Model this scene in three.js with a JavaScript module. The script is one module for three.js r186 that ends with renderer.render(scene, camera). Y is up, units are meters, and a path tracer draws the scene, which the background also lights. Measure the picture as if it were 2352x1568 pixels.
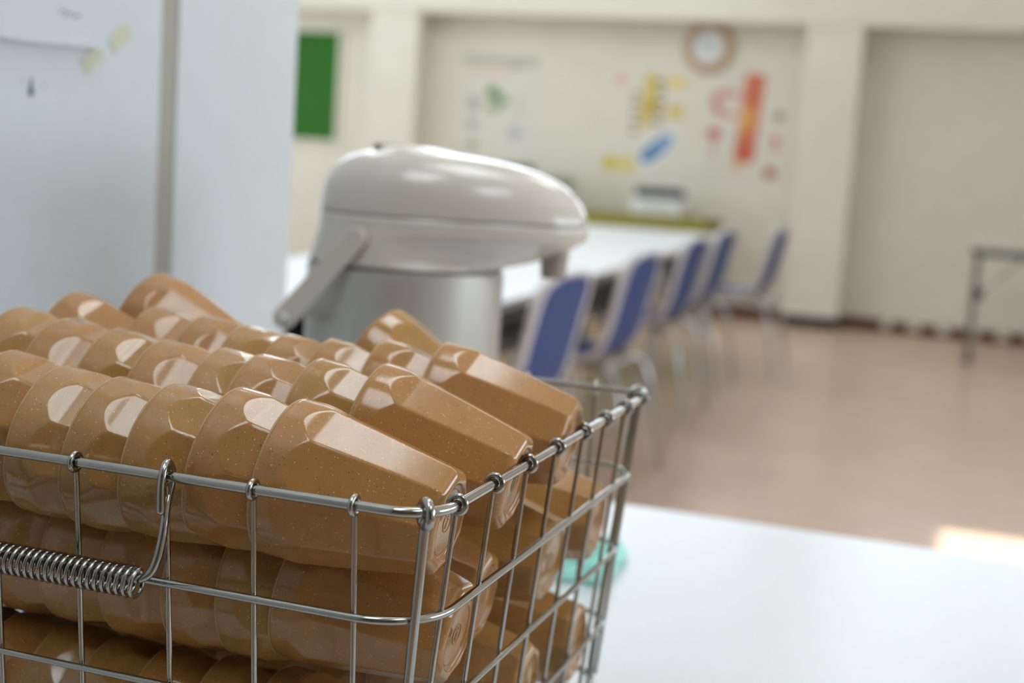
import * as THREE from 'three';
import { RoundedBoxGeometry } from 'three/addons/geometries/RoundedBoxGeometry.js';
import { mergeGeometries } from 'three/addons/utils/BufferGeometryUtils.js';
import { RectAreaLightUniformsLib } from 'three/addons/lights/RectAreaLightUniformsLib.js';

// ------------------------------------------------------------------ camera, sky, sun, exposure
const scene = new THREE.Scene();
const renderer = new THREE.WebGLRenderer({ antialias: true });
renderer.toneMapping = THREE.LinearToneMapping;
renderer.toneMappingExposure = 0.75;
renderer.shadowMap.enabled = true;
RectAreaLightUniformsLib.init();

const camera = new THREE.PerspectiveCamera(26.99, 1.5, 0.05, 60);
camera.position.set(0, 1.1, 0);
camera.rotation.set(THREE.MathUtils.degToRad(-7.57), THREE.MathUtils.degToRad(18.8), 0.066, 'YXZ');
camera.focus = 0.68;
camera.userData.fStop = 5.6;
scene.add(camera);

scene.background = new THREE.Color(0.8, 0.92, 1.1);            // hazy bright day outside the windows

const SUN = new THREE.DirectionalLight(new THREE.Color(0.97, 0.98, 1.0), 22);
SUN.position.set(7.3, 5.0, -3.0);                                // comes in through the right-hand windows
SUN.target.position.set(0, 0, -3.0);
SUN.castShadow = true;
Object.assign(SUN.shadow.camera, { left: -9, right: 9, top: 9, bottom: -9, near: 0.5, far: 30 });
SUN.shadow.mapSize.set(2048, 2048);
scene.add(SUN, SUN.target);

const WINDOW_LIGHT = { color: new THREE.Color(0.80, 0.93, 1.08), intensity: 7.5, leftIntensity: 7, highIntensity: 14 };
const TUBE_LIGHT = { color: new THREE.Color(0.87, 0.98, 1.02), intensity: 3.2 };

// ------------------------------------------------------------------ helpers
const V = (x, y, z) => new THREE.Vector3(x, y, z);
const rad = THREE.MathUtils.degToRad;
function rng(seed) { let s = seed >>> 0; return () => { s |= 0; s = s + 0x6D2B79F5 | 0; let t = Math.imul(s ^ s >>> 15, 1 | s); t = t + Math.imul(t ^ t >>> 7, 61 | t) ^ t; return ((t ^ t >>> 14) >>> 0) / 4294967296; }; }
const used = new Map();
function numbered(n) { const k = used.get(n) ?? 0; used.set(n, k + 1); return k ? `${n}_${String(k).padStart(3, '0')}` : n; }
function shade(o) { o.castShadow = true; o.receiveShadow = true; return o; }
function mesh(name, geo, mat, parent) { const m = shade(new THREE.Mesh(geo, mat)); m.name = name; parent?.add(m); return m; }
function tag(o, label, category, group) { o.userData.label = label; o.userData.category = category; if (group) o.userData.group = group; return o; }
function thing(name, label, category, pos = [0, 0, 0], turn = 0, group) {
  const g = new THREE.Group(); g.name = numbered(name); g.position.set(...pos); g.rotation.y = turn; scene.add(g);
  return tag(g, label, category, group);
}
function single(name, geo, mat, label, category, group) { const m = mesh(numbered(name), geo, mat, scene); return tag(m, label, category, group); }
function structure(name, label) { const g = new THREE.Group(); g.name = name; g.userData = { kind: 'structure', label, category: 'structure' }; scene.add(g); return g; }
const box = (x0, x1, y0, y1, z0, z1, r = 0) => {
  const g = r ? new RoundedBoxGeometry(x1 - x0, y1 - y0, z1 - z0, 3, r) : new THREE.BoxGeometry(x1 - x0, y1 - y0, z1 - z0);
  return g.translate((x0 + x1) / 2, (y0 + y1) / 2, (z0 + z1) / 2);
};
function bar(a, b, r, seg = 10) {
  const d = b.clone().sub(a), g = new THREE.CylinderGeometry(r, r, d.length(), seg);
  g.applyQuaternion(new THREE.Quaternion().setFromUnitVectors(V(0, 1, 0), d.clone().normalize()));
  const c = a.clone().add(b).multiplyScalar(0.5); return g.translate(c.x, c.y, c.z);
}
const tube = (pts, r, n = 64, seg = 10, closed = false) => new THREE.TubeGeometry(new THREE.CatmullRomCurve3(pts, closed, 'centripetal'), n, r, seg, closed);
function tubeCapped(pts, r, n = 64, seg = 10) {
  const g = tube(pts, r, n, seg), a = pts[0], b = pts[pts.length - 1];
  return mergeGeometries([g, new THREE.SphereGeometry(r, seg, 6).translate(a.x, a.y, a.z), new THREE.SphereGeometry(r, seg, 6).translate(b.x, b.y, b.z)]);
}
function dataTex(n, f, srgb = true) {
  const d = new Uint8Array(n * n * 4);
  f(d, n);
  const t = new THREE.DataTexture(d, n, n); t.magFilter = THREE.LinearFilter; t.minFilter = THREE.LinearMipmapLinearFilter; t.generateMipmaps = true;
  t.wrapS = t.wrapT = THREE.RepeatWrapping; if (srgb) t.colorSpace = THREE.SRGBColorSpace; t.needsUpdate = true; return t;
}
function noiseField(n, seed, octaves) {                          // periodic value noise, 0..1
  const R = rng(seed), out = new Float32Array(n * n); let total = 0;
  for (const [cells, w] of octaves) {
    const g = Float32Array.from({ length: cells * cells }, R); total += w;
    for (let y = 0; y < n; y++) for (let x = 0; x < n; x++) {
      const fx = x / n * cells, fy = y / n * cells, x0 = fx | 0, y0 = fy | 0, u = fx - x0, v = fy - y0, a = u * u * (3 - 2 * u), b = v * v * (3 - 2 * v);
      const x1 = (x0 + 1) % cells, y1 = (y0 + 1) % cells;
      out[y * n + x] += w * ((g[y0 * cells + x0] * (1 - a) + g[y0 * cells + x1] * a) * (1 - b) + (g[y1 * cells + x0] * (1 - a) + g[y1 * cells + x1] * a) * b);
    }
  }
  for (let i = 0; i < out.length; i++) out[i] /= total;
  return out;
}
function mottled(n, seed, octaves, rgb, amount) {
  const f = noiseField(n, seed, octaves);
  return dataTex(n, (d) => { for (let i = 0; i < n * n; i++) { const k = 1 + (f[i] - 0.5) * amount; for (let c = 0; c < 3; c++) d[i * 4 + c] = Math.max(0, Math.min(255, rgb[c] * k)); d[i * 4 + 3] = 255; } });
}
function uvMetres(g, s) {                                        // box-projected uv, s metres per repeat
  const p = g.attributes.position, nrm = g.attributes.normal, uv = new Float32Array(p.count * 2);
  for (let i = 0; i < p.count; i++) {
    const ax = Math.abs(nrm.getX(i)), ay = Math.abs(nrm.getY(i)), az = Math.abs(nrm.getZ(i));
    const [a, b] = ay > ax && ay > az ? [p.getX(i), p.getZ(i)] : ax > az ? [p.getZ(i), p.getY(i)] : [p.getX(i), p.getY(i)];
    uv[i * 2] = a / s; uv[i * 2 + 1] = b / s;
  }
  g.setAttribute('uv', new THREE.BufferAttribute(uv, 2)); return g;
}
function canvasTex(w, h, draw) {
  const c = document.createElement('canvas'); c.width = w; c.height = h; draw(c.getContext('2d'), w, h);
  const t = new THREE.CanvasTexture(c); t.colorSpace = THREE.SRGBColorSpace; return t;
}
const std = (o) => new THREE.MeshStandardMaterial(o), phys = (o) => new THREE.MeshPhysicalMaterial(o);

// ------------------------------------------------------------------ materials
const M = {};
M.wall = std({ map: mottled(256, 11, [[8, 1], [32, 0.6], [128, 0.8]], [226, 221, 206], 0.05), roughness: 0.75 });
M.ceiling = std({ color: '#eeede8', roughness: 0.9 });
M.floor = phys({ map: mottled(512, 21, [[6, 0.7], [24, 0.8], [96, 0.9], [256, 0.8]], [198, 167, 143], 0.16), roughness: 0.27, specularIntensity: 1 });
M.brownBase = std({ color: '#5a2c18', roughness: 0.5 });
M.blackBase = std({ color: '#15130f', roughness: 0.6 });
M.panel = std({ map: mottled(512, 31, [[6, 0.8], [40, 0.5], [256, 0.7]], [195, 201, 204], 0.035), roughness: 0.42 });
M.strip = std({ color: '#98968c', roughness: 0.5 });
M.white = std({ color: '#e9e9e6', roughness: 0.5 });
M.laminate = phys({ map: mottled(256, 41, [[5, 0.6], [60, 0.6], [256, 0.5]], [215, 218, 220], 0.015), roughness: 0.32 });
M.tableEdge = std({ color: '#c9c2b0', roughness: 0.5 });
M.chrome = std({ color: '#b9b8b6', metalness: 1, roughness: 0.22 });
M.steel = std({ color: '#a9a7a2', metalness: 1, roughness: 0.13 });
M.black = std({ color: '#17171a', roughness: 0.5 });
M.blue = std({ color: '#25427c', roughness: 0.55 });
M.chairTrim = std({ color: '#c4c0bf', roughness: 0.28 });
M.potPlastic = phys({ color: '#cdc4b8', roughness: 0.16, clearcoat: 0.4, clearcoatRoughness: 0.1 });
M.potSeam = std({ color: '#6d6358', roughness: 0.6 });
M.potBody = std({ color: '#b9b5ae', metalness: 0.45, roughness: 0.34 });
M.olive = std({ color: '#8f8733', roughness: 0.85 });
M.paper = std({ color: '#d4d8da', roughness: 0.8 });
M.tape = std({ color: '#c3c2ab', roughness: 0.6 });
M.teal = phys({ color: '#aff0e5', roughness: 0.9, transmission: 0.25, thickness: 0, side: THREE.DoubleSide });

// ------------------------------------------------------------------ room shell
const HY0 = 2.44, HY1 = 2.92;                                   // row of high windows above the beam
const XL = -7.2, XR = 2.6, ZB = -10.5, ZF = 2.6, H = 3.0;
{
  const f = structure('floor', 'beige pink linoleum floor with a soft shine');
  mesh('linoleum', uvMetres(box(XL - 0.15, XR + 0.15, -0.1, 0, ZB - 0.15, ZF + 0.15), 1.6), M.floor, f);
  const c = structure('ceiling', 'plain off white ceiling');
  mesh('ceiling_board', box(XL - 0.15, XR + 0.15, H, H + 0.12, ZB - 0.15, ZF + 0.15), M.ceiling, c);
  const b = structure('wall_back', 'cream back wall with recessed bays between square pillars under a beam');
  mesh('wall_surface', uvMetres(box(XL - 0.15, XR + 0.15, 0, HY0, ZB - 0.15, ZB), 1.2), M.wall, b);
  mesh('wall_surface', uvMetres(box(XL - 0.15, XR + 0.15, HY1, H, ZB - 0.15, ZB), 1.2), M.wall, b);
  for (const [x0, x1] of [[XL - 0.15, -7.0], [-4.85, -4.39], [-1.495, -1.045], [2.24, XR + 0.15]]) mesh('wall_surface', uvMetres(box(x0, x1, HY0, HY1, ZB - 0.15, ZB), 1.2), M.wall, b);
  for (const [x0, x1] of [[-7.2, -7.1], [-4.82, -4.42], [-1.465, -1.075], [2.27, 2.6]])
    mesh('pillar', uvMetres(box(x0, x1, 0.08, H, ZB, -10.26), 1.2), M.wall, b);
  mesh('beam', uvMetres(box(XL, XR, 2.12, 2.42, ZB, -10.25), 1.2), M.wall, b);
  const r = structure('wall_front', 'plain dark taupe wall behind the viewer');
  mesh('wall_surface', uvMetres(box(XL - 0.15, XR + 0.15, 0, H, ZF, ZF + 0.15), 1.2), std({ color: '#6f665c', roughness: 0.7 }), r);
  // baseboards
  const bb = structure('baseboard_back', 'dark brown baseboard along the back wall');
  for (const [x0, x1] of [[-7.1, -4.82], [-4.42, -1.465], [-1.075, -0.78]]) mesh('baseboard_strip', box(x0, x1, 0, 0.085, ZB, ZB + 0.014), M.brownBase, bb);
  mesh('baseboard_strip', box(-0.78, 2.27, 0, 0.02, ZB, ZB + 0.014), M.brownBase, bb);
  for (let k = 0; k < 13; k++) mesh('baseboard_block', box(-0.715 + k * 0.2, -0.59 + k * 0.2, 0.02, 0.075, ZB, ZB + 0.014), M.brownBase, bb);
  const pb = structure('baseboard_pillar', 'black plinths around the feet of the pillars');
  for (const [x0, x1] of [[-4.823, -4.417], [-1.468, -1.072], [2.267, 2.6]]) mesh('plinth', box(x0, x1, 0, 0.08, ZB, -10.257), M.blackBase, pb);
}
// side walls with windows (outside the frame, they let the daylight in)
const WY0 = 0.9, WY1 = 1.96;
{
  const glass = phys({ color: '#ffffff', transmission: 1, roughness: 0, thickness: 0, ior: 1.45 });
  let count = 0;
  const sideWall = (name, label, X, sgn, wins, strength) => {    // sgn: +1 when the outside lies towards +x
    const w = structure(name, label);
    const bx = (d0, d1, y0, y1, z0, z1) => { const a = X + sgn * d0, b = X + sgn * d1; return box(Math.min(a, b), Math.max(a, b), y0, y1, z0, z1); };
    const piece = (z0, z1, y0, y1) => mesh('wall_surface', uvMetres(bx(0, 0.15, y0, y1, z0, z1), 1.2), M.wall, w);
    let z = ZB; for (const [z0, z1] of wins) { piece(z, z0, 0, H); piece(z0, z1, 0, WY0); piece(z0, z1, WY1, H); z = z1; } piece(z, ZF, 0, H);
    for (const [z0, z1] of wins) {
      const g = structure(`window_${++count}`, 'aluminium sliding window in the side wall'), t = 0.045, zm = (z0 + z1) / 2;
      mesh('frame_rail', bx(0.05, 0.1, WY0, WY0 + t, z0, z1), M.chrome, g); mesh('frame_rail', bx(0.05, 0.1, WY1 - t, WY1, z0, z1), M.chrome, g);
      for (const q of [z0, zm - t / 2, z1 - t]) mesh('frame_stile', bx(0.05, 0.1, WY0 + t, WY1 - t, q, q + t), M.chrome, g);
      for (const [a, b] of [[z0 + t, zm - t / 2], [zm + t / 2, z1 - t]]) {
        mesh('pane', bx(0.07, 0.076, WY0 + t, WY1 - t, a, b), glass, g);
        const L = new THREE.RectAreaLight(WINDOW_LIGHT.color, strength, b - a, WY1 - WY0 - 2 * t), y = (WY0 + WY1) / 2;
        L.position.set(X + sgn * 0.04, y, (a + b) / 2); L.lookAt(X - sgn * 10, y, (a + b) / 2); scene.add(L);
      }
    }
  };
  [[-7.0, -4.85], [-4.39, -1.495], [-1.045, 2.24]].forEach(([x0, x1]) => {                       // high windows in the back wall
    const g = structure(`window_${++count}`, 'high window above the beam of the back wall'), t = 0.045, n = 3, w = (x1 - x0 - t) / n;
    mesh('frame_rail', box(x0, x1, HY0, HY0 + t, ZB - 0.1, ZB - 0.05), M.chrome, g); mesh('frame_rail', box(x0, x1, HY1 - t, HY1, ZB - 0.1, ZB - 0.05), M.chrome, g);
    for (let k = 0; k <= n; k++) mesh('frame_stile', box(x0 + k * w, x0 + k * w + t, HY0 + t, HY1 - t, ZB - 0.1, ZB - 0.05), M.chrome, g);
    for (let k = 0; k < n; k++) {
      const a = x0 + k * w + t, b = x0 + (k + 1) * w, y = (HY0 + HY1) / 2; mesh('pane', box(a, b, HY0 + t, HY1 - t, ZB - 0.076, ZB - 0.07), glass, g);
      const L = new THREE.RectAreaLight(WINDOW_LIGHT.color, WINDOW_LIGHT.highIntensity, b - a, HY1 - HY0 - 2 * t); L.position.set((a + b) / 2, y, ZB - 0.04); L.lookAt((a + b) / 2, y, 10); scene.add(L);
    }
  });
  sideWall('wall_right', 'cream side wall with two windows', XR, 1, [[-4.7, -2.86], [-2.66, -0.9]], WINDOW_LIGHT.intensity);
  sideWall('wall_west', 'cream side wall with windows across the hall', XL, -1, [[-9.4, -7.2], [-6.9, -4.7], [-4.4, -2.2]], WINDOW_LIGHT.leftIntensity);
}
// ceiling lights
{
  const tubeMat = std({ color: '#ffffff', emissive: TUBE_LIGHT.color, emissiveIntensity: 9, roughness: 0.4 });
  const housing = box(-0.27, 0.27, -0.045, 0, -0.63, 0.63, 0.008), cap = box(-0.03, 0.03, -0.085, -0.045, -0.02, 0.02, 0.004);
  const tubeGeo = new THREE.CylinderGeometry(0.015, 0.015, 1.18, 12).rotateX(Math.PI / 2);
  const cols = [[-4.55, 'far left'], [-2.5, 'over the long tables'], [-0.4, 'over the serving table'], [0.9, 'by the windows']];
  const rows = [[0.05, 'first from the front wall'], [-1.72, 'second from the front wall'], [-4.2, 'third from the front wall'], [-6.6, 'fourth from the front wall'], [-8.8, 'nearest the back wall']];
  for (const [x, cx] of cols) for (const [z, rz] of rows) {
    const t = thing('ceiling_light', `four tube ceiling light in the column ${cx}, ${rz}`, 'ceiling light', [x, H, z], 0, 'ceiling lights in rows');
    const lit = z < 0 ? x < 0 && !(x > -1 && z < -8) : x > -1;   // most of the window column, half of the front row and one light at the back are switched off
    mesh('housing', housing, M.white, t);
    for (const s of [-0.195, -0.065, 0.065, 0.195]) {
      const tb = mesh('tube_lamp', tubeGeo, lit ? tubeMat : M.white, t); tb.position.set(s, -0.066, 0);
      for (const e of [-0.6, 0.6]) { const c = mesh('socket', cap, M.white, tb); c.position.set(0, 0.066, e); }
    }
    if (lit) {
      const L = new THREE.RectAreaLight(TUBE_LIGHT.color, TUBE_LIGHT.intensity, 0.5, 1.15);
      L.position.set(x, H - 0.09, z); L.lookAt(x, 0, z); scene.add(L);
    }
  }
}
// partition at the left: two painted panels with a grey joint strip
const PX = -0.85, PZ = -1.6;
{
  const w = structure('wall_left', 'pale blue grey partition of two panels with a grey joint strip');
  mesh('partition_panel', uvMetres(box(PX - 0.1, PX, 0, H, PZ, -1.335), 0.8), M.panel, w);
  mesh('partition_panel', uvMetres(box(PX - 0.1, PX, 0, H, -1.302, ZF), 0.8), M.panel, w);
  mesh('joint_strip', box(PX - 0.098, PX - 0.0012, 0, H, -1.335, -1.302), M.strip, w);
  const mk = new THREE.Shape(); mk.moveTo(0, 0.0095); mk.quadraticCurveTo(0.0015, 0.002, 0.0034, -0.004); mk.quadraticCurveTo(0.003, -0.009, 0, -0.0095); mk.quadraticCurveTo(-0.0034, -0.008, -0.003, -0.003); mk.quadraticCurveTo(-0.001, 0.003, 0, 0.0095);
  const mg = new THREE.ExtrudeGeometry(mk, { depth: 0.0006, bevelEnabled: false }).rotateY(Math.PI / 2);
  const mm = mesh('chip_mark', mg, std({ color: '#4a4a4c', roughness: 0.8 }), w); mm.position.set(PX, 1.1303, -1.094);
  for (const [y, z] of [[1.136, -1.082], [1.133, -1.112]]) { const s = mesh('chip_mark', mg, M.strip, w); s.scale.setScalar(0.3); s.position.set(PX, y, z); }
}
{
  // notice and old tape on the partition
  const pm = std({ roughness: 0.8, map: canvasTex(512, 512, (g, w, h) => {
    g.fillStyle = '#c6cbce'; g.fillRect(0, 0, w, h); g.strokeStyle = '#77797c'; g.lineWidth = 5; g.lineCap = 'round';
    for (let i = 0; i < 5; i++) { g.beginPath(); g.moveTo(390 + i * 13, 440 + (i % 2) * 6); g.lineTo(398 + i * 13, 434 + i * 2); g.stroke(); }
  }) });
  const n = 24, g = new THREE.PlaneGeometry(0.25, 0.22, n, n), p = g.attributes.position;
  for (let i = 0; i < p.count; i++) {                            // lower edge curls a little off the panel
    const x = p.getX(i), y = p.getY(i), t = Math.max(0, (-y - 0.04) / 0.07); p.setZ(i, 0.0015 + 0.004 * t * t);
    p.setY(i, y + 0.01 * Math.max(0, (x / 0.125)) * t * 0.6);
  }
  g.computeVertexNormals();
  const m = single('paper_notice', g, Object.assign(pm, { side: THREE.DoubleSide }), 'pale sheet of paper stuck to the partition, its lower edge curling', 'paper notice');
  m.rotation.set(0, Math.PI / 2, -0.02, 'YXZ'); m.position.set(PX + 0.0005, 1.279, -1.066);
  const tg = box(-0.017, 0.017, -0.0085, 0.0085, 0, 0.0006);
  for (const [y, z, l] of [[1.163, -1.185, 'yellowed scrap of tape below the corner of the paper notice'], [1.187, -1.229, 'yellowed scrap of tape to the right of the paper notice, nearer the joint strip']]) {
    const t = single('tape_scrap', tg, M.tape, l, 'tape', 'old tape scraps on the partition'); t.rotation.set(0, Math.PI / 2, 0.62, 'YXZ'); t.position.set(PX + 0.0003, y, z);
  }
}

// ------------------------------------------------------------------ serving table in front
const TY = 0.7;
{
  const t = thing('serving_table', 'white laminate table with rounded corners holding the cup basket and the pot', 'table', [-0.3475, 0, -0.99]);
  const w = 0.4875, d = 0.6, r = 0.11, s = new THREE.Shape();
  s.moveTo(-w + r, -d); s.lineTo(w - r, -d); s.absarc(w - r, -d + r, r, -Math.PI / 2, 0); s.lineTo(w, d - r); s.absarc(w - r, d - r, r, 0, Math.PI / 2);
  s.lineTo(-w + r, d); s.absarc(-w + r, d - r, r, Math.PI / 2, Math.PI); s.lineTo(-w, -d + r); s.absarc(-w + r, -d + r, r, Math.PI, Math.PI * 1.5);
  const top = new THREE.ExtrudeGeometry(s, { depth: 0.024, bevelEnabled: true, bevelSize: 0.003, bevelThickness: 0.003, bevelSegments: 3, curveSegments: 20 }).rotateX(-Math.PI / 2);
  mesh('tabletop', top.translate(0, TY - 0.027, 0), M.laminate, t);
  mesh('apron', mergeGeometries([box(-0.4, 0.4, TY - 0.09, TY - 0.03, -0.52, -0.5), box(-0.4, 0.4, TY - 0.09, TY - 0.03, 0.5, 0.52), box(-0.41, -0.39, TY - 0.09, TY - 0.03, -0.5, 0.5), box(0.39, 0.41, TY - 0.09, TY - 0.03, -0.5, 0.5)]), M.chrome, t);
  for (const x of [-0.4, 0.4]) for (const z of [-0.51, 0.51]) mesh('leg', bar(V(x, 0, z), V(x, TY - 0.03, z), 0.016, 14), M.chrome, t);
}

// ------------------------------------------------------------------ wire basket
const BX0 = -0.612, BX1 = -0.222, BZ0 = -0.955, BZ1 = -0.563, RIM = 0.94, BFLOOR = 0.742, TAPER = 0.075;
function ringPoints(y, r, off = 0) {
  const k = TAPER * (RIM - y) - off, x0 = BX0 + k, x1 = BX1 - k, z0 = BZ0 + k, z1 = BZ1 - k, pts = [];
  for (const [cx, cz, a0] of [[x1 - r, z1 - r, 0], [x0 + r, z1 - r, 90], [x0 + r, z0 + r, 180], [x1 - r, z0 + r, 270]]) {
    for (let i = 0; i <= 10; i++) { const a = rad(a0 + i * 9); pts.push(V(cx + r * Math.cos(a), y, cz + r * Math.sin(a))); }
    const a = rad(a0 + 90), nx = [x0 + r, x0, x1 - r, x1], nz = [z1, z0 + r, z0, z1 - r], q = a0 / 90;
    const from = V(cx + r * Math.cos(a), y, cz + r * Math.sin(a)), to = V(nx[q], y, nz[q]);
    for (let i = 1; i < 16; i++) pts.push(from.clone().lerp(to, i / 16));
  }
  return pts;
}
{
  const b = thing('wire_basket', 'square stainless wire basket filled with brown cups, with a spring grip handle', 'basket', [-0.417, TY, -0.759]);
  const O = b.position.clone(), loc = (g) => g.translate(-O.x, -O.y, -O.z);
  mesh('rim_wire', loc(tube(ringPoints(RIM, 0.022), 0.0025, 420, 12, true)), M.steel, b);
  for (const [y, r, rc] of [[0.8875, 0.0021, 0.034], [0.8355, 0.0017, 0.034], [0.7835, 0.0017, 0.034], [BFLOOR, 0.0022, 0.034]])
    mesh('ring_wire', loc(tube(ringPoints(y, rc, 0.0008), r, 360, 10, true)), M.steel, b);
  const kf = TAPER * (RIM - BFLOOR), loopGeo = new THREE.TorusGeometry(0.0041, 0.00145, 8, 20);
  const upright = (x, z, nx, nz, loopX) => {                     // wire with an eye closed round the rim
    const inn = 0.0028, p0 = V(x - nx * inn * 0.3, RIM - 0.004, z - nz * inn * 0.3), k = TAPER * (RIM - BFLOOR) + inn;
    mesh('upright_wire', loc(bar(p0, V(x - nx * k, BFLOOR, z - nz * k), 0.0014, 8)), M.steel, b);
    const e = mesh('wire_eye', loopGeo, M.steel, b); e.rotation.y = loopX ? Math.PI / 2 : 0; e.position.set(x - O.x, RIM - O.y, z - O.z); e.rotation.z = 0.12;
  };
  for (const x of [-0.5515, -0.5035, -0.4555, -0.4075, -0.3575, -0.3115, -0.2605]) { upright(x, BZ1, 0, 1, true); upright(x, BZ0, 0, -1, true); }
  for (const z of [-0.5905, -0.640, -0.6915, -0.741, -0.7945, -0.842, -0.891, -0.932]) { upright(BX1, z, 1, 0, false); upright(BX0, z, -1, 0, false); }
  for (const [x, z, sx, sz] of [[BX1, BZ1, 1, 1], [BX0, BZ1, -1, 1], [BX1, BZ0, 1, -1], [BX0, BZ0, -1, -1]]) {
    const q = 0.007, cx = x - sx * q, cz = z - sz * q;
    mesh('corner_post', loc(tubeCapped([V(cx, RIM - 0.004, cz), V(cx - sx * kf * 0.5, RIM - 0.1, cz - sz * kf * 0.5), V(cx - sx * kf, BFLOOR, cz - sz * kf), V(cx - sx * kf, TY + 0.0024, cz - sz * kf)], 0.0024, 40, 10)), M.steel, b);
    const e = mesh('wire_eye', new THREE.TorusGeometry(0.0056, 0.0023, 10, 22), M.steel, b); e.rotation.y = Math.atan2(sx, sz) + Math.PI / 2; e.position.set(cx - O.x, RIM - O.y - 0.001, cz - O.z);
  }
  for (let i = 1; i < 9; i++) { const z = BZ0 + kf + (BZ1 - BZ0 - 2 * kf) * i / 9; mesh('floor_wire', loc(bar(V(BX0 + kf, BFLOOR, z), V(BX1 - kf, BFLOOR, z), 0.0014, 8)), M.steel, b); }
  for (let i = 1; i < 5; i++) { const x = BX0 + kf + (BX1 - BX0 - 2 * kf) * i / 5; mesh('floor_wire', loc(bar(V(x, BFLOOR - 0.0028, BZ0 + kf), V(x, BFLOOR - 0.0028, BZ1 - kf), 0.0014, 8)), M.steel, b); }
  // bail handle with a spring grip, hung on the front rim
  const h = new THREE.Group(); h.name = 'handle'; b.add(h);
  const xm = (BX0 + BX1) / 2, side = (s) => [V(xm + s * 0.0615, 0.925, -0.5565), V(xm + s * 0.0612, 0.938, -0.5570), V(xm + s * 0.0605, 0.9447, -0.5600), V(xm + s * 0.0595, 0.9462, -0.5640), V(xm + s * 0.0588, 0.9425, -0.5685), V(xm + s * 0.0588, 0.936, -0.5690), V(xm + s * 0.0605, 0.926, -0.5630), V(xm + s * 0.0625, 0.914, -0.5575), V(xm + s * 0.0615, 0.902, -0.5545), V(xm + s * 0.0590, 0.8955, -0.5532), V(xm + s * 0.0540, 0.8925, -0.552)];
  const path = [...side(1), V(xm + 0.03, 0.8918, -0.552), V(xm, 0.8915, -0.552), V(xm - 0.03, 0.8918, -0.552), ...side(-1).reverse()];
  mesh('handle_wire', loc(tubeCapped(path, 0.0021, 220, 10)), M.steel, h);
  const coil = [], turns = 28, r = 0.0068, half = 0.0545;
  for (let i = 0; i <= turns * 18; i++) { const t = i / (turns * 18), a = t * turns * Math.PI * 2; coil.push(V(xm + half - 2 * half * t, 0.8905 + r * Math.cos(a), -0.552 + r * Math.sin(a))); }
  mesh('spring_coil', loc(new THREE.TubeGeometry(new THREE.CatmullRomCurve3(coil), turns * 22, 0.00105, 7)), M.steel, h);
}

// ------------------------------------------------------------------ brown speckled cups
const CUP = { h: 0.087, r: 0.039, n: 9, wall: 0.0017 };
const cupTexture = dataTex(1024, (d, n) => {
  const f = noiseField(n, 77, [[5, 1], [18, 0.8], [70, 0.5], [256, 0.5]]), R = rng(5);
  for (let i = 0; i < n * n; i++) { const k = 1 + (f[i] - 0.5) * 0.16; d[i * 4] = 173 * k; d[i * 4 + 1] = 128 * k; d[i * 4 + 2] = 76 * k; d[i * 4 + 3] = 255; }
  const blot = (x, y, rr, c, a) => {
    const q = Math.ceil(rr + 1);
    for (let j = -q; j <= q; j++) for (let i = -q; i <= q; i++) {
      const w = a * Math.max(0, Math.min(1, rr + 0.5 - Math.hypot(i, j))); if (!w) continue;
      const k = (((y + j + n) % n) * n + (x + i + n) % n) * 4; for (let c3 = 0; c3 < 3; c3++) d[k + c3] += (c[c3] - d[k + c3]) * w;
    }
  };
  for (let k = 0; k < 4200; k++) blot(R() * n | 0, R() * n | 0, 0.5 + R() * 0.9, [205, 172, 118], 0.25 + R() * 0.35);
  for (let k = 0; k < 650; k++) blot(R() * n | 0, R() * n | 0, 1.0 + R() * 1.7, [246, 224, 172], 0.6 + R() * 0.4);
  for (let k = 0; k < 560; k++) blot(R() * n | 0, R() * n | 0, 0.8 + R() * 1.3, [42, 28, 16], 0.55 + R() * 0.4);
});
function cupTextureOffset(u, v) { const t = cupTexture.clone(); t.offset.set(u, v); t.needsUpdate = true; return t; }
const cupMats = [['#ffffff', 0, 0, 0.13], ['#fff4ea', 0.37, 0.61, 0.15], ['#f6f4e6', 0.71, 0.23, 0.12], ['#fbefe2', 0.13, 0.83, 0.14]].map(([c, u, v, ro]) => phys({ color: c, map: cupTextureOffset(u, v), roughness: ro, ior: 1.58, specularIntensity: 1 }));
function smin(a, b, k) { const h = Math.max(k - Math.abs(a - b), 0) / k; return Math.min(a, b) - h * h * k * 0.25; }
function cupRadius(th, t) {
  const seg = 2 * Math.PI / CUP.n; let dl = ((th % seg) + seg) % seg; if (dl > seg / 2) dl = seg - dl;
  const u = Math.max(0, t - 0.0115), q = Math.min(1, u / 0.012), a = CUP.r + 0.15 * Math.max(0, 0.0115 - t) - 0.0012 * q * q * (3 - 2 * q) - 0.15 * u - 0.34 * u * u;   // facets: scooped in below the rim band, then leaning in
  const p = smin(a / Math.cos(dl), a / Math.cos(seg - dl), 0.0003), lip = Math.max(0, 1 - t / 0.003);
  return smin(CUP.r - 0.00035 * lip * lip, p, 0.00025);
}
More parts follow.
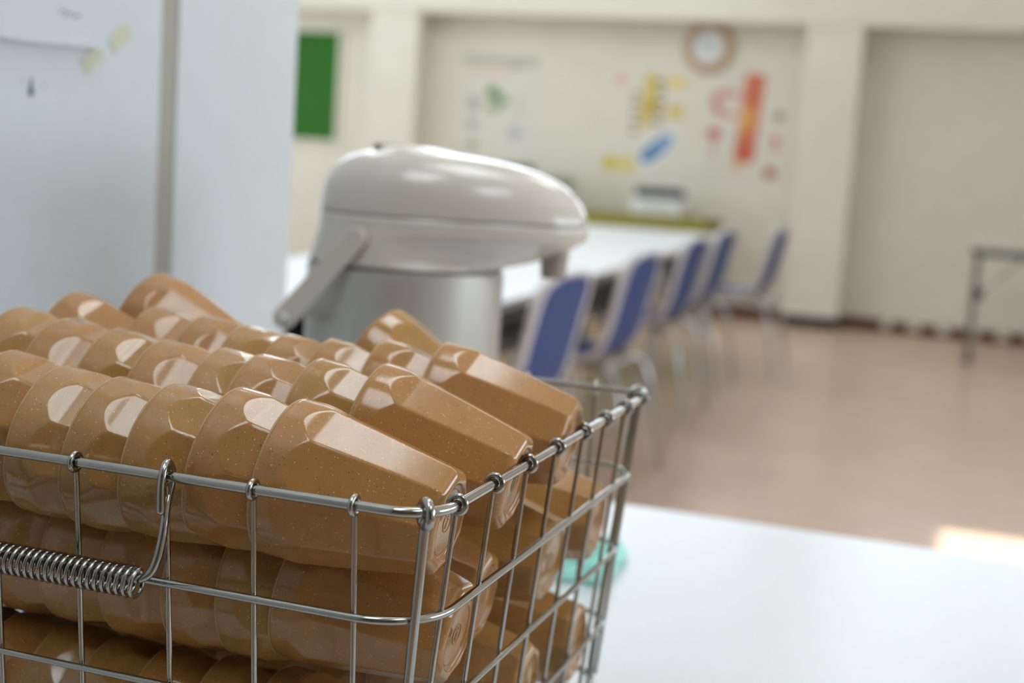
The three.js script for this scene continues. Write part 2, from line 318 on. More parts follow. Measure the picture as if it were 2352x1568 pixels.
function cupGeometry(nth, fine) {
  const rows = [], Hh = CUP.h, w = CUP.wall, rb = 0.0045;
  const outer = (t) => (th) => cupRadius(th, t);
  // inside, from the inner bottom up to the lip
  for (const q of [0, 0.6, 0.97]) rows.push([() => Hh - 0.004, (th) => q * (cupRadius(th, Hh - 0.004) - w - 0.0025)]);
  for (let i = 0; i <= 7; i++) { const t = (Hh - 0.0065) * (1 - i / 7) + 0.0012 * (i / 7); rows.push([() => t, (th) => cupRadius(th, t) - w]); }
  for (const [t, o] of [[0.0003, -w * 0.85], [0, -w * 0.5], [0.0003, -w * 0.12]]) rows.push([() => t, (th) => cupRadius(th, t) + o]);
  const ts = [0.0012, 0.0024, 0.004, 0.006, 0.008]; for (let t = 0.0095; t < 0.028; t += fine ? 0.0006 : 0.0008) ts.push(t); const nO = fine ? 24 : 16; for (let i = 0; i <= nO; i++) ts.push(0.028 + (Hh - rb - 0.028) * i / nO);
  for (const t of ts) rows.push([() => t, outer(t)]);
  for (let i = 1; i <= 6; i++) { const a = i / 6 * Math.PI / 2; const t = Hh - rb + rb * Math.sin(a); rows.push([() => t, (th) => cupRadius(th, t) - rb * (1 - Math.cos(a))]); }
  const rf = 0.0192;                                            // foot ring, then a shallow recess
  for (const [q, dt] of [[0.5, 0], [1, 0], [1.06, 0.0008], [1.12, 0.0018]]) rows.push([() => Hh - dt, (th) => { const e = cupRadius(th, Hh) - rb; return e + (rf - e) * Math.min(q, 1) - (q > 1 ? (q - 1) * 0.008 : 0); }]);
  for (const q of [0.9, 0.5, 0.0]) rows.push([() => Hh - 0.0018, () => 0.0182 * q]);
  const nr = rows.length, P = new Float32Array(nr * (nth + 1) * 3), N = new Float32Array(P.length), UV = new Float32Array(nr * (nth + 1) * 2), idx = [];
  let arc = 0, last = null;
  for (let i = 0; i < nr; i++) {
    const [ft, fr] = rows[i], t0 = ft(0), r0 = fr(0); if (last) arc += Math.hypot(t0 - last[0], r0 - last[1]); last = [t0, r0];
    for (let j = 0; j <= nth; j++) {
      const th = j / nth * 2 * Math.PI, r = fr(th), o = (i * (nth + 1) + j); P.set([ft(th), r * Math.sin(th), r * Math.cos(th)], o * 3);
      UV.set(i > nr - 8 ? [r * Math.cos(th) / 0.12, r * Math.sin(th) / 0.12] : [th * 0.0382 / 0.12, arc / 0.12], o * 2);
      if (i < nr - 1 && j < nth) { const a = o, b = o + 1, c = o + nth + 1, e = c + 1; idx.push(a, b, c, b, e, c); }
    }
  }
  const g = new THREE.BufferGeometry(); g.setAttribute('position', new THREE.BufferAttribute(P, 3)); g.setAttribute('uv', new THREE.BufferAttribute(UV, 2)); g.setIndex(idx); g.computeVertexNormals();
  const nn = g.attributes.normal, a = V(), b = V();              // close the seam
  for (let i = 0; i < nr; i++) { const o = i * (nth + 1), e = o + nth; a.fromBufferAttribute(nn, o); b.fromBufferAttribute(nn, e); a.add(b).normalize(); nn.setXYZ(o, a.x, a.y, a.z); nn.setXYZ(e, a.x, a.y, a.z); }
  return g;
}
const cupFine = cupGeometry(216, true), cupPlain = cupGeometry(162, false);
const emblem = mergeGeometries([
  new THREE.TorusGeometry(0.0052, 0.00028, 6, 40).rotateY(Math.PI / 2), box(-0.0002, 0.0002, -0.0036, 0.0036, -0.0003, 0.0003), box(-0.0002, 0.0002, 0.0016, 0.0022, -0.0028, 0.0028),
  new THREE.TorusGeometry(0.0026, 0.00024, 6, 28).rotateY(Math.PI / 2).translate(0, 0.0005, 0.0125), box(-0.0002, 0.0002, -0.0015, 0.0025, 0.0122, 0.0128),
  new THREE.TorusGeometry(0.0163, 0.0003, 6, 60).rotateY(Math.PI / 2)]);
const rimEdge = new THREE.TorusGeometry(CUP.r - 0.00085, 0.00072, 8, 120).rotateY(Math.PI / 2);
const rimTex = dataTex(256, (d, n) => { const R = rng(31); for (let i = 0; i < n * n; i++) { const k = R(), c = k > 0.93 ? [226, 206, 168] : k < 0.07 ? [92, 66, 38] : [180 + k * 12, 139 + k * 12, 88 + k * 12]; d.set([...c, 255], i * 4); } });
rimTex.repeat.set(6, 0.2);
const rimMat = std({ map: rimTex, roughness: 0.35 });             // worn, paler edge of the rim
const ordinals = ['first', 'second', 'third', 'fourth', 'fifth', 'sixth', 'seventh', 'eighth', 'ninth'];
let cupCount = 0; const cupR = rng(99);
function placeCup(x, y, z, yaw, tilt, roll, label, last) {
  const mat = cupMats[Math.floor(cupR() * 4)]; let o;
  if (last) {
    o = thing('cup', label, 'cup', [x, y, z], 0, 'stacked brown cups in the wire basket');
    const s = mesh('cup_shell', cupFine, mat, o); mesh('rim_edge', rimEdge, rimMat, o); const e = mesh('base_emblem', emblem, mat, s); e.position.x = CUP.h - 0.0017;
  } else { o = single('cup', cupPlain, mat, label, 'cup', 'stacked brown cups in the wire basket'); o.position.set(x, y, z); mesh('rim_edge', rimEdge, rimMat, o); }
  o.rotation.set(rad(roll), rad(-yaw), rad(-tilt), 'YZX');
  cupCount++; return o;
}
// each row: rims from the closed end at the right towards the left: [x, y]; z at the right end and at the left end
const cupRows = [
  ['front row of the top layer', [[-0.3205, 0.9358, 7.9], [-0.356, 0.9375, 8.8], [-0.392, 0.9352, 7.4], [-0.4262, 0.9345, 7.8], [-0.459, 0.9365, 7.6], [-0.493, 0.9412, 8.4], [-0.528, 0.943, 8.0], [-0.5625, 0.944, 8.2]], -0.612, -0.614, -2.4, [-26, 8, 21, -12, 30, 3, 17, 34]],
  ['second row of the top layer', [[-0.3125, 0.9459, 11.4], [-0.350, 0.944, 8.7], [-0.386, 0.9422, 7.7], [-0.4105, 0.943, 8.2], [-0.448, 0.9435, 7.6], [-0.480, 0.947, 9.0], [-0.5165, 0.949, 9.0], [-0.5475, 0.953, 9.0]], -0.688, -0.69, -3, [-24, 12, 2, 25, -9, 15, 33, 6]],
  ['third row of the top layer', [[-0.3136, 0.9467, 8.7], [-0.354, 0.944, 9.0], [-0.391, 0.9405, 8.2], [-0.4225, 0.940, 7.8], [-0.4525, 0.9425, 8.2], [-0.4835, 0.9455, 9.0], [-0.5195, 0.9478, 9.0], [-0.5829, 0.9521, 12.8]], -0.7836, -0.79, -3.2, [-28, -20, 14, 5, 28, -6, 19, 9]],
  ['front row of the middle layer', [[-0.3235, 0.872, 9], [-0.3549, 0.8684, 1], [-0.3862, 0.8677, 2.5], [-0.4238, 0.8672, 0], [-0.4605, 0.869, 2], [-0.494, 0.869, 1], [-0.528, 0.869, 2], [-0.562, 0.869, 1]], -0.645, -0.645, -1, [-18, 5, 27, 12, -9, 20, 2, 31]],
  ['second row of the middle layer', [[-0.34, 0.862, 7], [-0.374, 0.862, 3], [-0.408, 0.862, 2], [-0.442, 0.862, 2], [-0.476, 0.862, 2], [-0.51, 0.862, 2], [-0.544, 0.862, 2], [-0.578, 0.862, 2]], -0.724, -0.724, -3, [8, 12, 2, 25, -9, 15, 33, 4]],
  ['third row of the middle layer', [[-0.3228, 0.871, 8.6], [-0.357, 0.868, 3], [-0.391, 0.867, 2], [-0.425, 0.866, 2], [-0.459, 0.866, 2], [-0.493, 0.866, 2], [-0.527, 0.866, 2], [-0.561, 0.866, 2]], -0.801, -0.80, 2, [-22, 12, 2, 25, -9, 15, 33, 7]],
  ['back row of the middle layer', [[-0.3235, 0.866, 4.2], [-0.355, 0.866, 3], [-0.389, 0.867, 2], [-0.423, 0.866, 2], [-0.457, 0.866, 2], [-0.491, 0.866, 2], [-0.525, 0.866, 2]], -0.8945, -0.893, -3, [15, 12, 2, 25, -9, 15, 33]],
  ['front row of the lowest layer', [[-0.334, 0.787, 3], [-0.368, 0.7865, 2], [-0.4035, 0.7855, 2], [-0.4365, 0.7855, 2], [-0.468, 0.7875, 2], [-0.498, 0.789, 2], [-0.532, 0.789, 2], [-0.566, 0.789, 2]], -0.638, -0.638, 0, [-10, 12, 2, 25, -9, 15, 33, 10]],
  ['middle row of the lowest layer', [[-0.3255, 0.795, 5], [-0.357, 0.788, 2], [-0.391, 0.787, 2], [-0.425, 0.787, 2], [-0.459, 0.787, 2], [-0.493, 0.787, 2], [-0.527, 0.787, 2], [-0.561, 0.787, 2]], -0.769, -0.769, -2, [4, 12, 2, 25, -9, 15, 30, 18]],
  ['back row of the lowest layer', [[-0.324, 0.787, 2], [-0.358, 0.787, 2], [-0.392, 0.787, 2], [-0.426, 0.787, 2], [-0.46, 0.787, 2], [-0.494, 0.787, 2], [-0.528, 0.787, 2], [-0.562, 0.787, 2]], -0.868, -0.868, -2, [11, 12, 2, 25, -9, 30, 4, 16]],
];
for (const [row, cups, z0, z1, yaw, rolls] of cupRows) cups.forEach(([x, y, tilt], i) => {
  const label = i ? `speckled brown cup, ${ordinals[i]} from the right in the ${row}` : `speckled brown cup at the right end of the ${row}`;
  placeCup(x, y, z0 + (z1 - z0) * i / Math.max(1, cups.length - 1), yaw, tilt, rolls[i], label, i === 0);
});
placeCup(-0.397, 0.9543, -0.875, 4.8, 24, 14, 'speckled brown cup tilted behind the third row, in front of the hot water pot', true);
placeCup(-0.5776, 0.9607, -0.875, 1, 17, -9, 'speckled brown cup standing proud at the back left, in front of the partition', true);

// ------------------------------------------------------------------ hot water pot
{
  const p = thing('air_pot', 'beige and silver pump pot with a long spout and a strap handle', 'pump pot', [-0.56, TY, -1.303], rad(10));
  const S = 0.3333;                                              // height of the lid seam above the table
  const loft = (levels, n = 72) => {                             // [height, back, front, half width]
    const pos = [], idx = [];
    levels.forEach(([y, bk, fr, hw, pinch], i) => { for (let j = 0; j < n; j++) { const a = j / n * 2 * Math.PI, c = Math.cos(a); pos.push(c > 0 ? fr * c : bk * c, S + y, -hw * Math.sin(a) * (c > 0 ? 1 - (pinch ?? 0) * c : 1)); if (i) { const q = (j + 1) % n, o = i * n, l = o - n; idx.push(l + j, l + q, o + j, l + q, o + q, o + j); } } });
    const g = new THREE.BufferGeometry(); g.setAttribute('position', new THREE.Float32BufferAttribute(pos, 3)); g.setIndex(idx); g.computeVertexNormals(); return g;
  };
  const spl = (pts, n) => { const c = new THREE.SplineCurve(pts.map(([x, y]) => new THREE.Vector2(x, y))); return (t) => c.getPoint(t); };
  // lid: back and front outline against height
  const backC = spl([[0.0866, 0.001], [0.0858, 0.014], [0.084, 0.0248], [0.0795, 0.0365], [0.072, 0.0465], [0.0608, 0.0545], [0.044, 0.0595], [0.022, 0.062], [0.0, 0.063]]);
  const frontC = spl([[0.1785, 0.001], [0.1745, 0.0125], [0.1665, 0.0245], [0.1545, 0.0345], [0.1345, 0.0435], [0.106, 0.0515], [0.07, 0.0575], [0.035, 0.0615], [0.0, 0.063]]);
  const lidLevels = []; for (let i = 0; i <= 40; i++) { const t = i / 40, a = backC(t), b = frontC(t), hw = 0.0905 * Math.pow(Math.max(0, 1 - Math.pow(t, 2.2)), 0.55); lidLevels.push([(a.y + b.y) / 2, a.x, b.x, Math.max(hw, 0)]); }
  mesh('lid', loft(lidLevels), M.potPlastic, p);
  const btn = new THREE.SphereGeometry(1, 40, 20, 0, Math.PI * 2, 0, Math.PI / 2).scale(0.044, 0.0062, 0.044).rotateZ(-0.07).translate(0.01, S + 0.0595, 0);
  mesh('pump_plate', btn, M.potPlastic, p);
  mesh('lid_latch', box(-0.036, -0.012, S + 0.0585, S + 0.0668, -0.018, 0.018, 0.003), std({ color: '#8d8076', roughness: 0.4 }), p);
  mesh('seam', loft([[0.0012, 0.0856, 0.1775, 0.0896], [-0.0016, 0.0856, 0.1775, 0.0896]]), M.potSeam, p);
  mesh('collar', loft([[-0.0012, 0.084, 0.175, 0.088], [-0.001, 0.0868, 0.179, 0.0908], [-0.006, 0.0872, 0.1792, 0.0912], [-0.014, 0.0878, 0.1785, 0.092], [-0.0165, 0.0885, 0.176, 0.0928, 0.02], [-0.019, 0.0888, 0.171, 0.0932, 0.12], [-0.025, 0.09, 0.161, 0.094, 0.3], [-0.032, 0.092, 0.147, 0.0955, 0.42], [-0.040, 0.094, 0.125, 0.0967, 0.42], [-0.046, 0.0955, 0.101, 0.0972, 0.15], [-0.0485, 0.0955, 0.0972, 0.0972], [-0.0488, 0.093, 0.094, 0.094]]), M.potPlastic, p);
  mesh('nozzle', new THREE.CylinderGeometry(0.0145, 0.0125, 0.03, 24).translate(0.148, S - 0.038, 0), std({ color: '#a59a8c', roughness: 0.4 }), p);
  mesh('body_seam', new THREE.CylinderGeometry(0.0955, 0.0955, 0.0035, 64, 1, true).translate(0, S - 0.0505, 0), M.potSeam, p);
  mesh('body', new THREE.LatheGeometry([[0, 0.02], [0.09, 0.02], [0.0975, 0.022], [0.0975, 0.15], [0.0975, S - 0.0535], [0.0965, S - 0.052], [0.09, S - 0.052]].map(([x, y]) => new THREE.Vector2(x, y)), 96), M.potBody, p);
  mesh('foot', new THREE.LatheGeometry([[0, 0], [0.094, 0], [0.098, 0.004], [0.099, 0.018], [0.0965, 0.0215], [0, 0.0215]].map(([x, y]) => new THREE.Vector2(x, y)), 72), M.potPlastic, p);
  // strap handle hanging at the back: two arms and a grip
  const h = new THREE.Group(); h.name = 'handle'; p.add(h);
  const px = -0.026, arm = new THREE.Shape(), L = 0.103, wv = 0.0082; arm.absarc(0, 0, wv, -Math.PI / 2, Math.PI / 2); arm.lineTo(-L, wv * 1.15); arm.absarc(-L, 0, wv * 1.15, Math.PI / 2, Math.PI * 1.5); arm.lineTo(0, -wv);
  const ang = Math.atan2(0.0812, 0.066), ag = new THREE.ExtrudeGeometry(arm, { depth: 0.004, bevelEnabled: true, bevelSize: 0.0015, bevelThickness: 0.0015, bevelSegments: 3, curveSegments: 14 }).rotateZ(ang).translate(px, S - 0.0217, 0);
  for (const s of [1, -1]) {
    const a = mesh('handle_arm', ag, M.potPlastic, h); a.position.z = s > 0 ? 0.0975 : -0.1015;
    const pin = mesh('pivot_pin', new THREE.CylinderGeometry(0.0062, 0.0062, 0.02, 20).rotateX(Math.PI / 2), M.potPlastic, h); pin.position.set(px, S - 0.0217, s * 0.0935);
  }
  const e = [px - L * Math.cos(ang), S - 0.0217 - L * Math.sin(ang)];
  mesh('handle_grip', tubeCapped([-1, -0.75, -0.4, 0, 0.4, 0.75, 1].map((q) => V(e[0] - 0.022 * (1 - q * q), e[1], q * 0.1)), 0.0075, 40, 14), M.potPlastic, h);
  const rivet = mesh('rivet', new THREE.SphereGeometry(0.0052, 16, 10), M.chrome, h); rivet.position.set(e[0] + 0.003, e[1] - 0.001, 0.1045);
}
// ------------------------------------------------------------------ teal cloth on the table
{
  const n = 46, g = new THREE.PlaneGeometry(0.125, 0.2, n, n).rotateX(-Math.PI / 2), p = g.attributes.position, f = noiseField(64, 8, [[4, 1], [9, 0.7], [20, 0.35]]);
  for (let i = 0; i < p.count; i++) {
    const x = p.getX(i), z = p.getZ(i), u = Math.min(63, Math.max(0, ((x / 0.125 + 0.5) * 63) | 0)), v = Math.min(63, Math.max(0, ((z / 0.2 + 0.5) * 63) | 0)), k = f[v * 64 + u];
    const edge = Math.min(1, Math.min(0.0625 - Math.abs(x), 0.1 - Math.abs(z)) / 0.02 + 0.25);
    p.setXYZ(i, x + (k - 0.5) * 0.02, 0.001 + 0.034 * Math.max(0, k - 0.12) * edge, z + (k - 0.5) * 0.024);
  }
  g.computeVertexNormals();
  const c = single('dish_cloth', g, M.teal, 'crumpled teal cloth lying on the white table behind the basket', 'cloth'); c.position.set(-0.362, TY + 0.001, -1.32); c.rotation.y = 0.1; c.scale.set(0.62, 1, 0.66);
}

// ------------------------------------------------------------------ dining tables and chairs in the hall
const TANG = Math.atan2(0.28, 4.3);
{
  const names = ['nearest of the three long white tables behind the pot', 'middle one of the three long white tables', 'farthest of the three long white tables, next to the yellow cloth'];
  for (let k = 0; k < 3; k++) {
    const L = 1.72, s = 3.08 + L * (k + 0.5) + k * 0.004, x = -1.225 - 0.065 * (s - 3.08) - 0.49, t = thing('dining_table', names[k], 'table', [x, 0, -s], 0, 'long white tables in a row'); t.rotation.y = TANG;
    mesh('tabletop', box(-0.49, 0.49, 0.672, 0.7, -L / 2, L / 2, 0.008), M.laminate, t);
    for (const q of [-0.49025, 0.49025]) mesh('edge_band', box(q - 0.00225, q + 0.00225, 0.674, 0.697, -L / 2 + 0.01, L / 2 - 0.01), M.tableEdge, t);
    for (const q of [-0.43, 0.43]) mesh('apron', box(q - 0.01, q + 0.01, 0.6, 0.672, -L / 2 + 0.05, L / 2 - 0.05), M.black, t);
    mesh('under_shelf', box(-0.4, 0.4, 0.5, 0.56, -L / 2 + 0.1, L / 2 - 0.1, 0.01), M.black, t);
    for (const x2 of [-0.42, 0.42]) for (const z2 of [-L / 2 + 0.08, L / 2 - 0.08]) mesh('leg', bar(V(x2, 0, z2), V(x2, 0.672, z2), 0.018, 12), M.chrome, t);
  }
}
function makeChair(name, label, group) {
  const c = thing(name, label, 'chair', [0, 0, 0], 0, group);
  const prof = new THREE.CatmullRomCurve3([V(0.075, 0.785, 0), V(0.045, 0.66, 0), V(0.012, 0.52, 0), V(-0.02, 0.452, 0), V(-0.08, 0.425, 0), V(-0.22, 0.425, 0), V(-0.34, 0.437, 0), V(-0.4, 0.43, 0)]);
  const nS = 44, nW = 12, pos = [], idx = [], half = (s) => 0.205 * Math.pow(Math.max(0, 1 - Math.pow(Math.abs(2 * s - 1), 18)), 0.35) + 0.0;
  const grid = (off, flip) => {
    const o = pos.length / 3;
    for (let i = 0; i <= nS; i++) { const s = 0.004 + 0.992 * i / nS, p = prof.getPointAt(s), t = prof.getTangentAt(s), nx = -t.y, ny = t.x; for (let j = 0; j <= nW; j++) { const v = j / nW * 2 - 1, cv = 0.012 * v * v; pos.push(p.x + nx * (off - cv), p.y + ny * (off - cv), half(s) * v); } }
    for (let i = 0; i < nS; i++) for (let j = 0; j < nW; j++) { const a = o + i * (nW + 1) + j, b = a + 1, d = a + nW + 1, e = d + 1; flip ? idx.push(a, d, b, b, d, e) : idx.push(a, b, d, b, e, d); }
  };
  const back = []; grid(0, false); grid(0.016, true);
  const all = new THREE.BufferGeometry(); all.setAttribute('position', new THREE.Float32BufferAttribute(pos, 3)); all.setIndex(idx); all.computeVertexNormals();
  mesh('seat_shell', all, M.blue, c);
  const edge = []; for (const side of [1, -1]) { const r = []; for (let i = 0; i <= 40; i++) { const s = 0.004 + 0.992 * i / 40, p = prof.getPointAt(s), t = prof.getTangentAt(s); r.push(V(p.x - t.y * -0.004, p.y + t.x * -0.004, half(s) * side)); } edge.push(...(side > 0 ? r : r.reverse())); }
  mesh('edge_trim', tube(edge, 0.0145, 200, 8, true), M.chairTrim, c);
  for (const s of [1, -1]) {
    mesh('leg', tubeCapped([V(-0.1, 0.41, 0.17 * s), V(0.02, 0.395, 0.19 * s), V(0.06, 0.33, 0.2 * s), V(0.12, 0.012, 0.215 * s)], 0.011, 28, 8), M.chrome, c);
    mesh('leg', tubeCapped([V(-0.1, 0.41, 0.17 * s), V(-0.28, 0.405, 0.19 * s), V(-0.33, 0.34, 0.2 * s), V(-0.38, 0.012, 0.215 * s)], 0.011, 28, 8), M.chrome, c);
  }
  for (const [x, y] of [[-0.27, 0.405], [0, 0.398]]) mesh('cross_rail', bar(V(x, y, -0.19), V(x, y, 0.19), 0.01, 8), M.chrome, c);
  return c;
}
{
  const G = 'blue chairs along the long tables';
  const spots = [[-1.165, -3.66, 0, 'blue shell chair nearest the pot, right of the long table'], [-1.225, -4.76, 0, 'second blue shell chair from the pot on the right of the long table'], [-1.31, -6.02, 0, 'third blue shell chair from the pot on the right of the long table'], [-1.37, -7.02, 0, 'fourth blue shell chair from the pot, in line with the table end'], [-1.215, -7.77, 0, 'farthest blue shell chair, pulled out beside the cream pillar'],
    [-2.62, -4.62, Math.PI, 'blue shell chair seen between the partition and the pot, across the table'], [-2.70, -5.75, Math.PI, 'blue shell chair across the long table, second on the far side'], [-2.78, -6.9, Math.PI, 'blue shell chair across the long table, third on the far side']];
  const proto = makeChair('shell_chair', spots[0][3], G);
  spots.forEach(([x, z, a, l], i) => { const c = i ? proto.clone() : proto; if (i) { c.name = numbered('shell_chair'); scene.add(c); } c.userData = { label: l, category: 'chair', group: G }; c.position.set(x, 0, z); c.rotation.y = a + TANG - (a ? 0 : 0.09); });
}
// folding table at the right of the back wall
{
  const t = thing('folding_table', 'folding table with a black edge standing by the back wall at the right', 'table', [0.72, 0, -9.34]);
  mesh('tabletop', box(-0.9, 0.9, 0.672, 0.7, -0.28, 0.28, 0.006), std({ color: '#a9a99c', roughness: 0.5 }), t);
  mesh('edge_band', mergeGeometries([box(-0.905, 0.905, 0.664, 0.699, 0.278, 0.286), box(-0.905, 0.905, 0.664, 0.699, -0.286, -0.278), box(-0.906, -0.898, 0.664, 0.699, -0.28, 0.28), box(0.898, 0.906, 0.664, 0.699, -0.28, 0.28)]), M.black, t);
  for (const s of [-1, 1]) {
    for (const z of [-0.18, 0.18]) mesh('leg', bar(V(s * 0.872, 0, z), V(s * 0.872, 0.672, z), 0.016, 12), std({ color: '#77746b', roughness: 0.4, metalness: 0.5 }), t);
    mesh('leg_foot', box(s * 0.872 - 0.018, s * 0.872 + 0.018, 0, 0.025, -0.26, 0.26, 0.005), M.black, t);
    mesh('fold_brace', bar(V(s * 0.872, 0.4, 0.18), V(s * 0.6, 0.664, 0.18), 0.008, 8), M.chrome, t);
    mesh('brace_knob', new THREE.SphereGeometry(0.034, 16, 12).scale(1, 1.1, 0.6).translate(s * 0.845, 0.425, 0.195), M.black, t);
  }
}
// olive cloth table with things at the back wall
{
  const t = thing('cloth_table', 'low table under a yellow olive cloth against the back wall', 'table', [-2.83, 0, -10.17]);
  const n = 120, pts = [], idx = [];
  const prof = [[0.84, 0.258, 0.707], [0.846, 0.266, 0.704], [0.848, 0.27, 0.695], [0.85, 0.272, 0.6], [0.853, 0.276, 0.45], [0.857, 0.28, 0.3]];
  const per = (k, hw, hd) => { const P = 2 * (2 * hw + 2 * hd); let s = k / n * P; if (s < 2 * hw) return [-hw + s, hd]; s -= 2 * hw; if (s < 2 * hd) return [hw, hd - s]; s -= 2 * hd; if (s < 2 * hw) return [hw - s, -hd]; s -= 2 * hw; return [-hw, -hd + s]; };
  prof.forEach(([hw, hd, y], i) => { for (let k = 0; k < n; k++) { const [x, z] = per(k, hw, hd), w = i > 2 ? 0.008 * Math.sin(k * 0.9) * (0.7 - y) / 0.4 : 0; pts.push(x * (1 + w), y, z + (Math.abs(z) > 0.2 ? Math.sign(z) * w : 0)); if (i) { const q = (k + 1) % n, o = i * n, l = o - n; idx.push(l + k, o + k, l + q, l + q, o + k, o + q); } } });
  const c0 = pts.length / 3; pts.push(0, 0.707, 0); for (let k = 0; k < n; k++) idx.push(c0, k, (k + 1) % n);
  const g = new THREE.BufferGeometry(); g.setAttribute('position', new THREE.Float32BufferAttribute(pts, 3)); g.setIndex(idx); g.computeVertexNormals();
  mesh('cloth', g, Object.assign(M.olive, { side: THREE.DoubleSide }), t);
  mesh('tabletop', box(-0.83, 0.83, 0.67, 0.7, -0.25, 0.25), M.white, t);
  for (const x of [-0.78, 0.78]) for (const z of [-0.2, 0.2]) mesh('leg', bar(V(x, 0, z), V(x, 0.67, z), 0.018, 10), M.chrome, t);
  const d = thing('label_printer', 'white desktop machine with a dark top panel on the olive cloth', 'machine', [-2.41, 0.709, -10.2]);
  mesh('case', box(-0.185, 0.185, 0, 0.125, -0.13, 0.13, 0.02), M.white, d);
  mesh('top_panel', box(-0.165, 0.165, 0.125, 0.2, -0.11, 0.1, 0.015), std({ color: '#3d4248', roughness: 0.5 }), d);
  mesh('front_slot', box(-0.12, 0.12, 0.055, 0.07, 0.128, 0.134), std({ color: '#8c8c86', roughness: 0.6 }), d);
  const b = thing('dark_monitor', 'dark screen standing on the olive cloth behind the pot spout', 'monitor', [-3.52, 0.709, -10.2]);
  mesh('screen_case', box(-0.14, 0.14, 0.05, 0.3, -0.02, 0.02, 0.008), std({ color: '#2b3238', roughness: 0.4 }), b);
  mesh('stand', mergeGeometries([box(-0.02, 0.02, 0.008, 0.06, -0.012, 0.012), box(-0.08, 0.08, 0, 0.01, -0.06, 0.06)]), M.black, b);
  const e = thing('file_box', 'grey green file box beside the dark screen on the olive cloth', 'box', [-3.2, 0.709, -10.22]);
  mesh('box_body', box(-0.09, 0.09, 0, 0.2, -0.1, 0.1, 0.006), std({ color: '#a3a28a', roughness: 0.8 }), e);
  mesh('box_lid', box(-0.094, 0.094, 0.18, 0.225, -0.104, 0.104, 0.006), std({ color: '#96957f', roughness: 0.8 }), e);
}
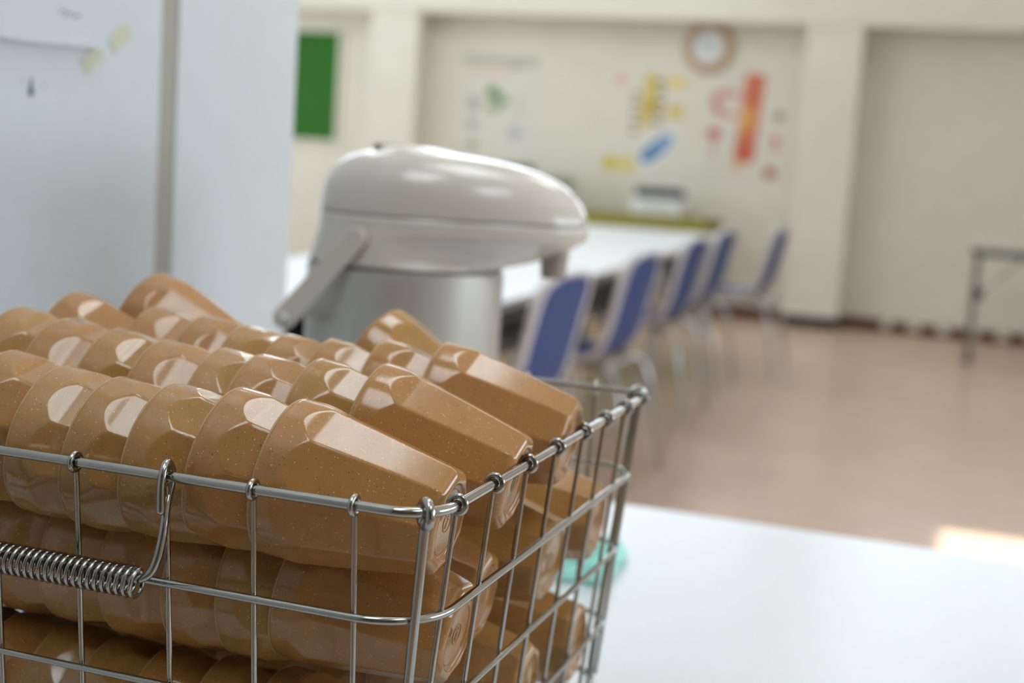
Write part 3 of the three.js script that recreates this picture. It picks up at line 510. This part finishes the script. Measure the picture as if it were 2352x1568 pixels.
// ------------------------------------------------------------------ on the back wall: board, posters, clock
{
  const gb = thing('notice_board', 'green notice board in a pale frame on the back wall beside the partition', 'notice board', [-5.75, 1.525, ZB]);
  mesh('board', box(-0.56, 0.56, -0.43, 0.43, 0.002, 0.02), std({ color: '#2c6a1e', roughness: 0.9 }), gb);
  for (const [a, b, c, d] of [[-0.59, 0.59, 0.43, 0.46], [-0.59, 0.59, -0.46, -0.43], [-0.59, -0.56, -0.43, 0.43], [0.56, 0.59, -0.43, 0.43]]) mesh('frame_rail', box(a, b, c, d, 0.001, 0.026), M.wall, gb);
  const poster = (x0, x1, y0, y1, label, draw) => {
    const w = x1 - x0, h = y1 - y0, m = std({ roughness: 0.7, map: canvasTex(512, Math.round(512 * h / w), draw) });
    const g = new THREE.BoxGeometry(w, h, 0.003); const o = single('wall_poster', g, [M.paper, M.paper, M.paper, M.paper, m, M.paper], label, 'poster', 'posters on the back wall'); o.position.set((x0 + x1) / 2, (y0 + y1) / 2, ZB + 0.0022); return o;
  };
  const blob = (g, c, x, y, rx, ry, a = 0) => { g.fillStyle = c; g.beginPath(); g.ellipse(x, y, rx, ry, a, 0, Math.PI * 2); g.fill(); };
  poster(-4.13, -3.5, 1.04, 1.83, 'pale poster with a small green picture in the middle, left on the back wall', (g, w, h) => {
    g.fillStyle = '#dfdccf'; g.fillRect(0, 0, w, h); g.fillStyle = '#c3c3b5'; g.fillRect(0, 0, w, h * 0.1);
    g.fillStyle = '#e6c9bd'; g.fillRect(w * 0.1, h * 0.13, w * 0.55, h * 0.05); g.fillStyle = '#a9aa9d'; g.fillRect(w * 0.6, h * 0.09, w * 0.2, h * 0.03);
    blob(g, '#5d8a55', w * 0.42, h * 0.36, w * 0.09, h * 0.06, 0.4); blob(g, '#7ea071', w * 0.54, h * 0.42, w * 0.1, h * 0.05, 0.6); blob(g, '#9db08a', w * 0.44, h * 0.5, w * 0.1, h * 0.05);
    blob(g, '#b6b4b0', w * 0.18, h * 0.47, w * 0.08, h * 0.08); blob(g, '#aeaeab', w * 0.17, h * 0.68, w * 0.06, h * 0.06); blob(g, '#b9bac4', w * 0.74, h * 0.74, w * 0.09, h * 0.06); blob(g, '#8f9670', w * 0.2, h * 0.88, w * 0.06, h * 0.04);
    g.fillStyle = '#bdbbb2'; for (let i = 0; i < 4; i++) g.fillRect(w * 0.7, h * (0.38 + i * 0.06), w * 0.14, h * 0.02);
  });
  poster(-2.98, -2.3, 0.95, 1.77, 'poster with yellow lettering and a slanted blue oval', (g, w, h) => {
    g.fillStyle = '#e2ddcf'; g.fillRect(0, 0, w, h);
    blob(g, '#e3b3b3', w * 0.2, h * 0.1, w * 0.07, h * 0.05); g.fillStyle = '#d9c373'; g.fillRect(w * 0.46, h * 0.03, w * 0.15, h * 0.22); g.fillStyle = '#cfb95f'; g.fillRect(w * 0.44, h * 0.25, w * 0.13, h * 0.26);
    g.fillStyle = '#857d5c'; for (let i = 0; i < 5; i++) { g.fillRect(w * 0.6, h * (0.08 + i * 0.09), w * 0.1, h * 0.045); g.fillRect(w * 0.34, h * (0.2 + i * 0.085), w * 0.08, h * 0.04); }
    blob(g, '#b99a24', w * 0.6, h * 0.33, w * 0.06, h * 0.05); g.fillStyle = '#e5cf86'; g.fillRect(w * 0.72, h * 0.05, w * 0.22, h * 0.1); g.fillStyle = '#d9c370'; g.fillRect(w * 0.74, h * 0.3, w * 0.19, h * 0.12);
    blob(g, '#e9ecf0', w * 0.66, h * 0.7, w * 0.27, h * 0.105, -0.75); blob(g, '#5a85b4', w * 0.66, h * 0.7, w * 0.22, h * 0.07, -0.75); blob(g, '#8fb0c8', w * 0.71, h * 0.665, w * 0.1, h * 0.028, -0.75); blob(g, '#3f7ab2', w * 0.55, h * 0.765, w * 0.09, h * 0.05, -0.75);
    blob(g, '#d6c04e', w * 0.13, h * 0.86, w * 0.09, h * 0.07); g.fillStyle = '#e2cf7c'; g.fillRect(w * 0.22, h * 0.8, w * 0.2, h * 0.12);
  });
  poster(-2.19, -1.52, 0.97, 1.81, 'poster with a tall red banner and small pictures, next to the pillar', (g, w, h) => {
    g.fillStyle = '#ddd8cb'; g.fillRect(0, 0, w, h); g.fillStyle = '#cf7558'; g.save(); g.translate(w * 0.5, h * 0.42); g.rotate(0.07); g.fillRect(-w * 0.11, -h * 0.38, w * 0.22, h * 0.76);
    g.fillStyle = '#e0a95c'; g.fillRect(-w * 0.09, -h * 0.09, w * 0.13, h * 0.2); g.fillStyle = '#c86545'; g.fillRect(-w * 0.11, h * 0.24, w * 0.22, h * 0.14); g.restore();
    g.strokeStyle = '#c67a66'; g.lineWidth = w * 0.07; g.beginPath(); g.arc(w * 0.2, h * 0.3, w * 0.1, 1.2, 5.4); g.stroke(); g.fillStyle = '#d08b70'; g.fillRect(w * 0.22, h * 0.2, w * 0.16, h * 0.04); g.fillStyle = '#d9ac93'; g.fillRect(w * 0.2, h * 0.38, w * 0.22, h * 0.05);
    blob(g, '#c26a74', w * 0.12, h * 0.57, w * 0.08, h * 0.05); g.fillStyle = '#d2a3a0'; g.fillRect(w * 0.1, h * 0.62, w * 0.05, h * 0.14);
    blob(g, '#9b8468', w * 0.82, h * 0.39, w * 0.06, h * 0.04); blob(g, '#c98079', w * 0.8, h * 0.59, w * 0.06, h * 0.03); g.fillStyle = '#d5aaa2'; g.fillRect(w * 0.76, h * 0.62, w * 0.09, h * 0.09);
    blob(g, '#b0622f', w * 0.77, h * 0.88, w * 0.075, h * 0.05); blob(g, '#d9b070', w * 0.4, h * 0.84, w * 0.06, h * 0.04);
  });
  const c = thing('wall_clock', 'round wall clock with a wide wooden rim and a small white dial', 'clock', [-2.2, 1.955, ZB]);
  mesh('case', new THREE.LatheGeometry([[0.0, 0.001], [0.185, 0.001], [0.187, 0.02], [0.172, 0.038], [0.125, 0.03], [0.12, 0.02], [0, 0.02]].map(([x, y]) => new THREE.Vector2(x, y)), 64).rotateX(Math.PI / 2), std({ color: '#bd9f7a', roughness: 0.5 }), c);
  mesh('dial', new THREE.CylinderGeometry(0.118, 0.118, 0.004, 48).rotateX(Math.PI / 2).translate(0, 0, 0.022), std({ color: '#dfe4e6', roughness: 0.3 }), c);
  for (const [a, l, w] of [[0.7, 0.06, 0.008], [-2.2, 0.09, 0.005]]) { const hnd = mesh('clock_hand', box(-w / 2, w / 2, -0.012, l, 0.026, 0.028), M.black, c); hnd.rotation.z = a; }
}
console.log('cups', cupCount);
renderer.render(scene, camera);
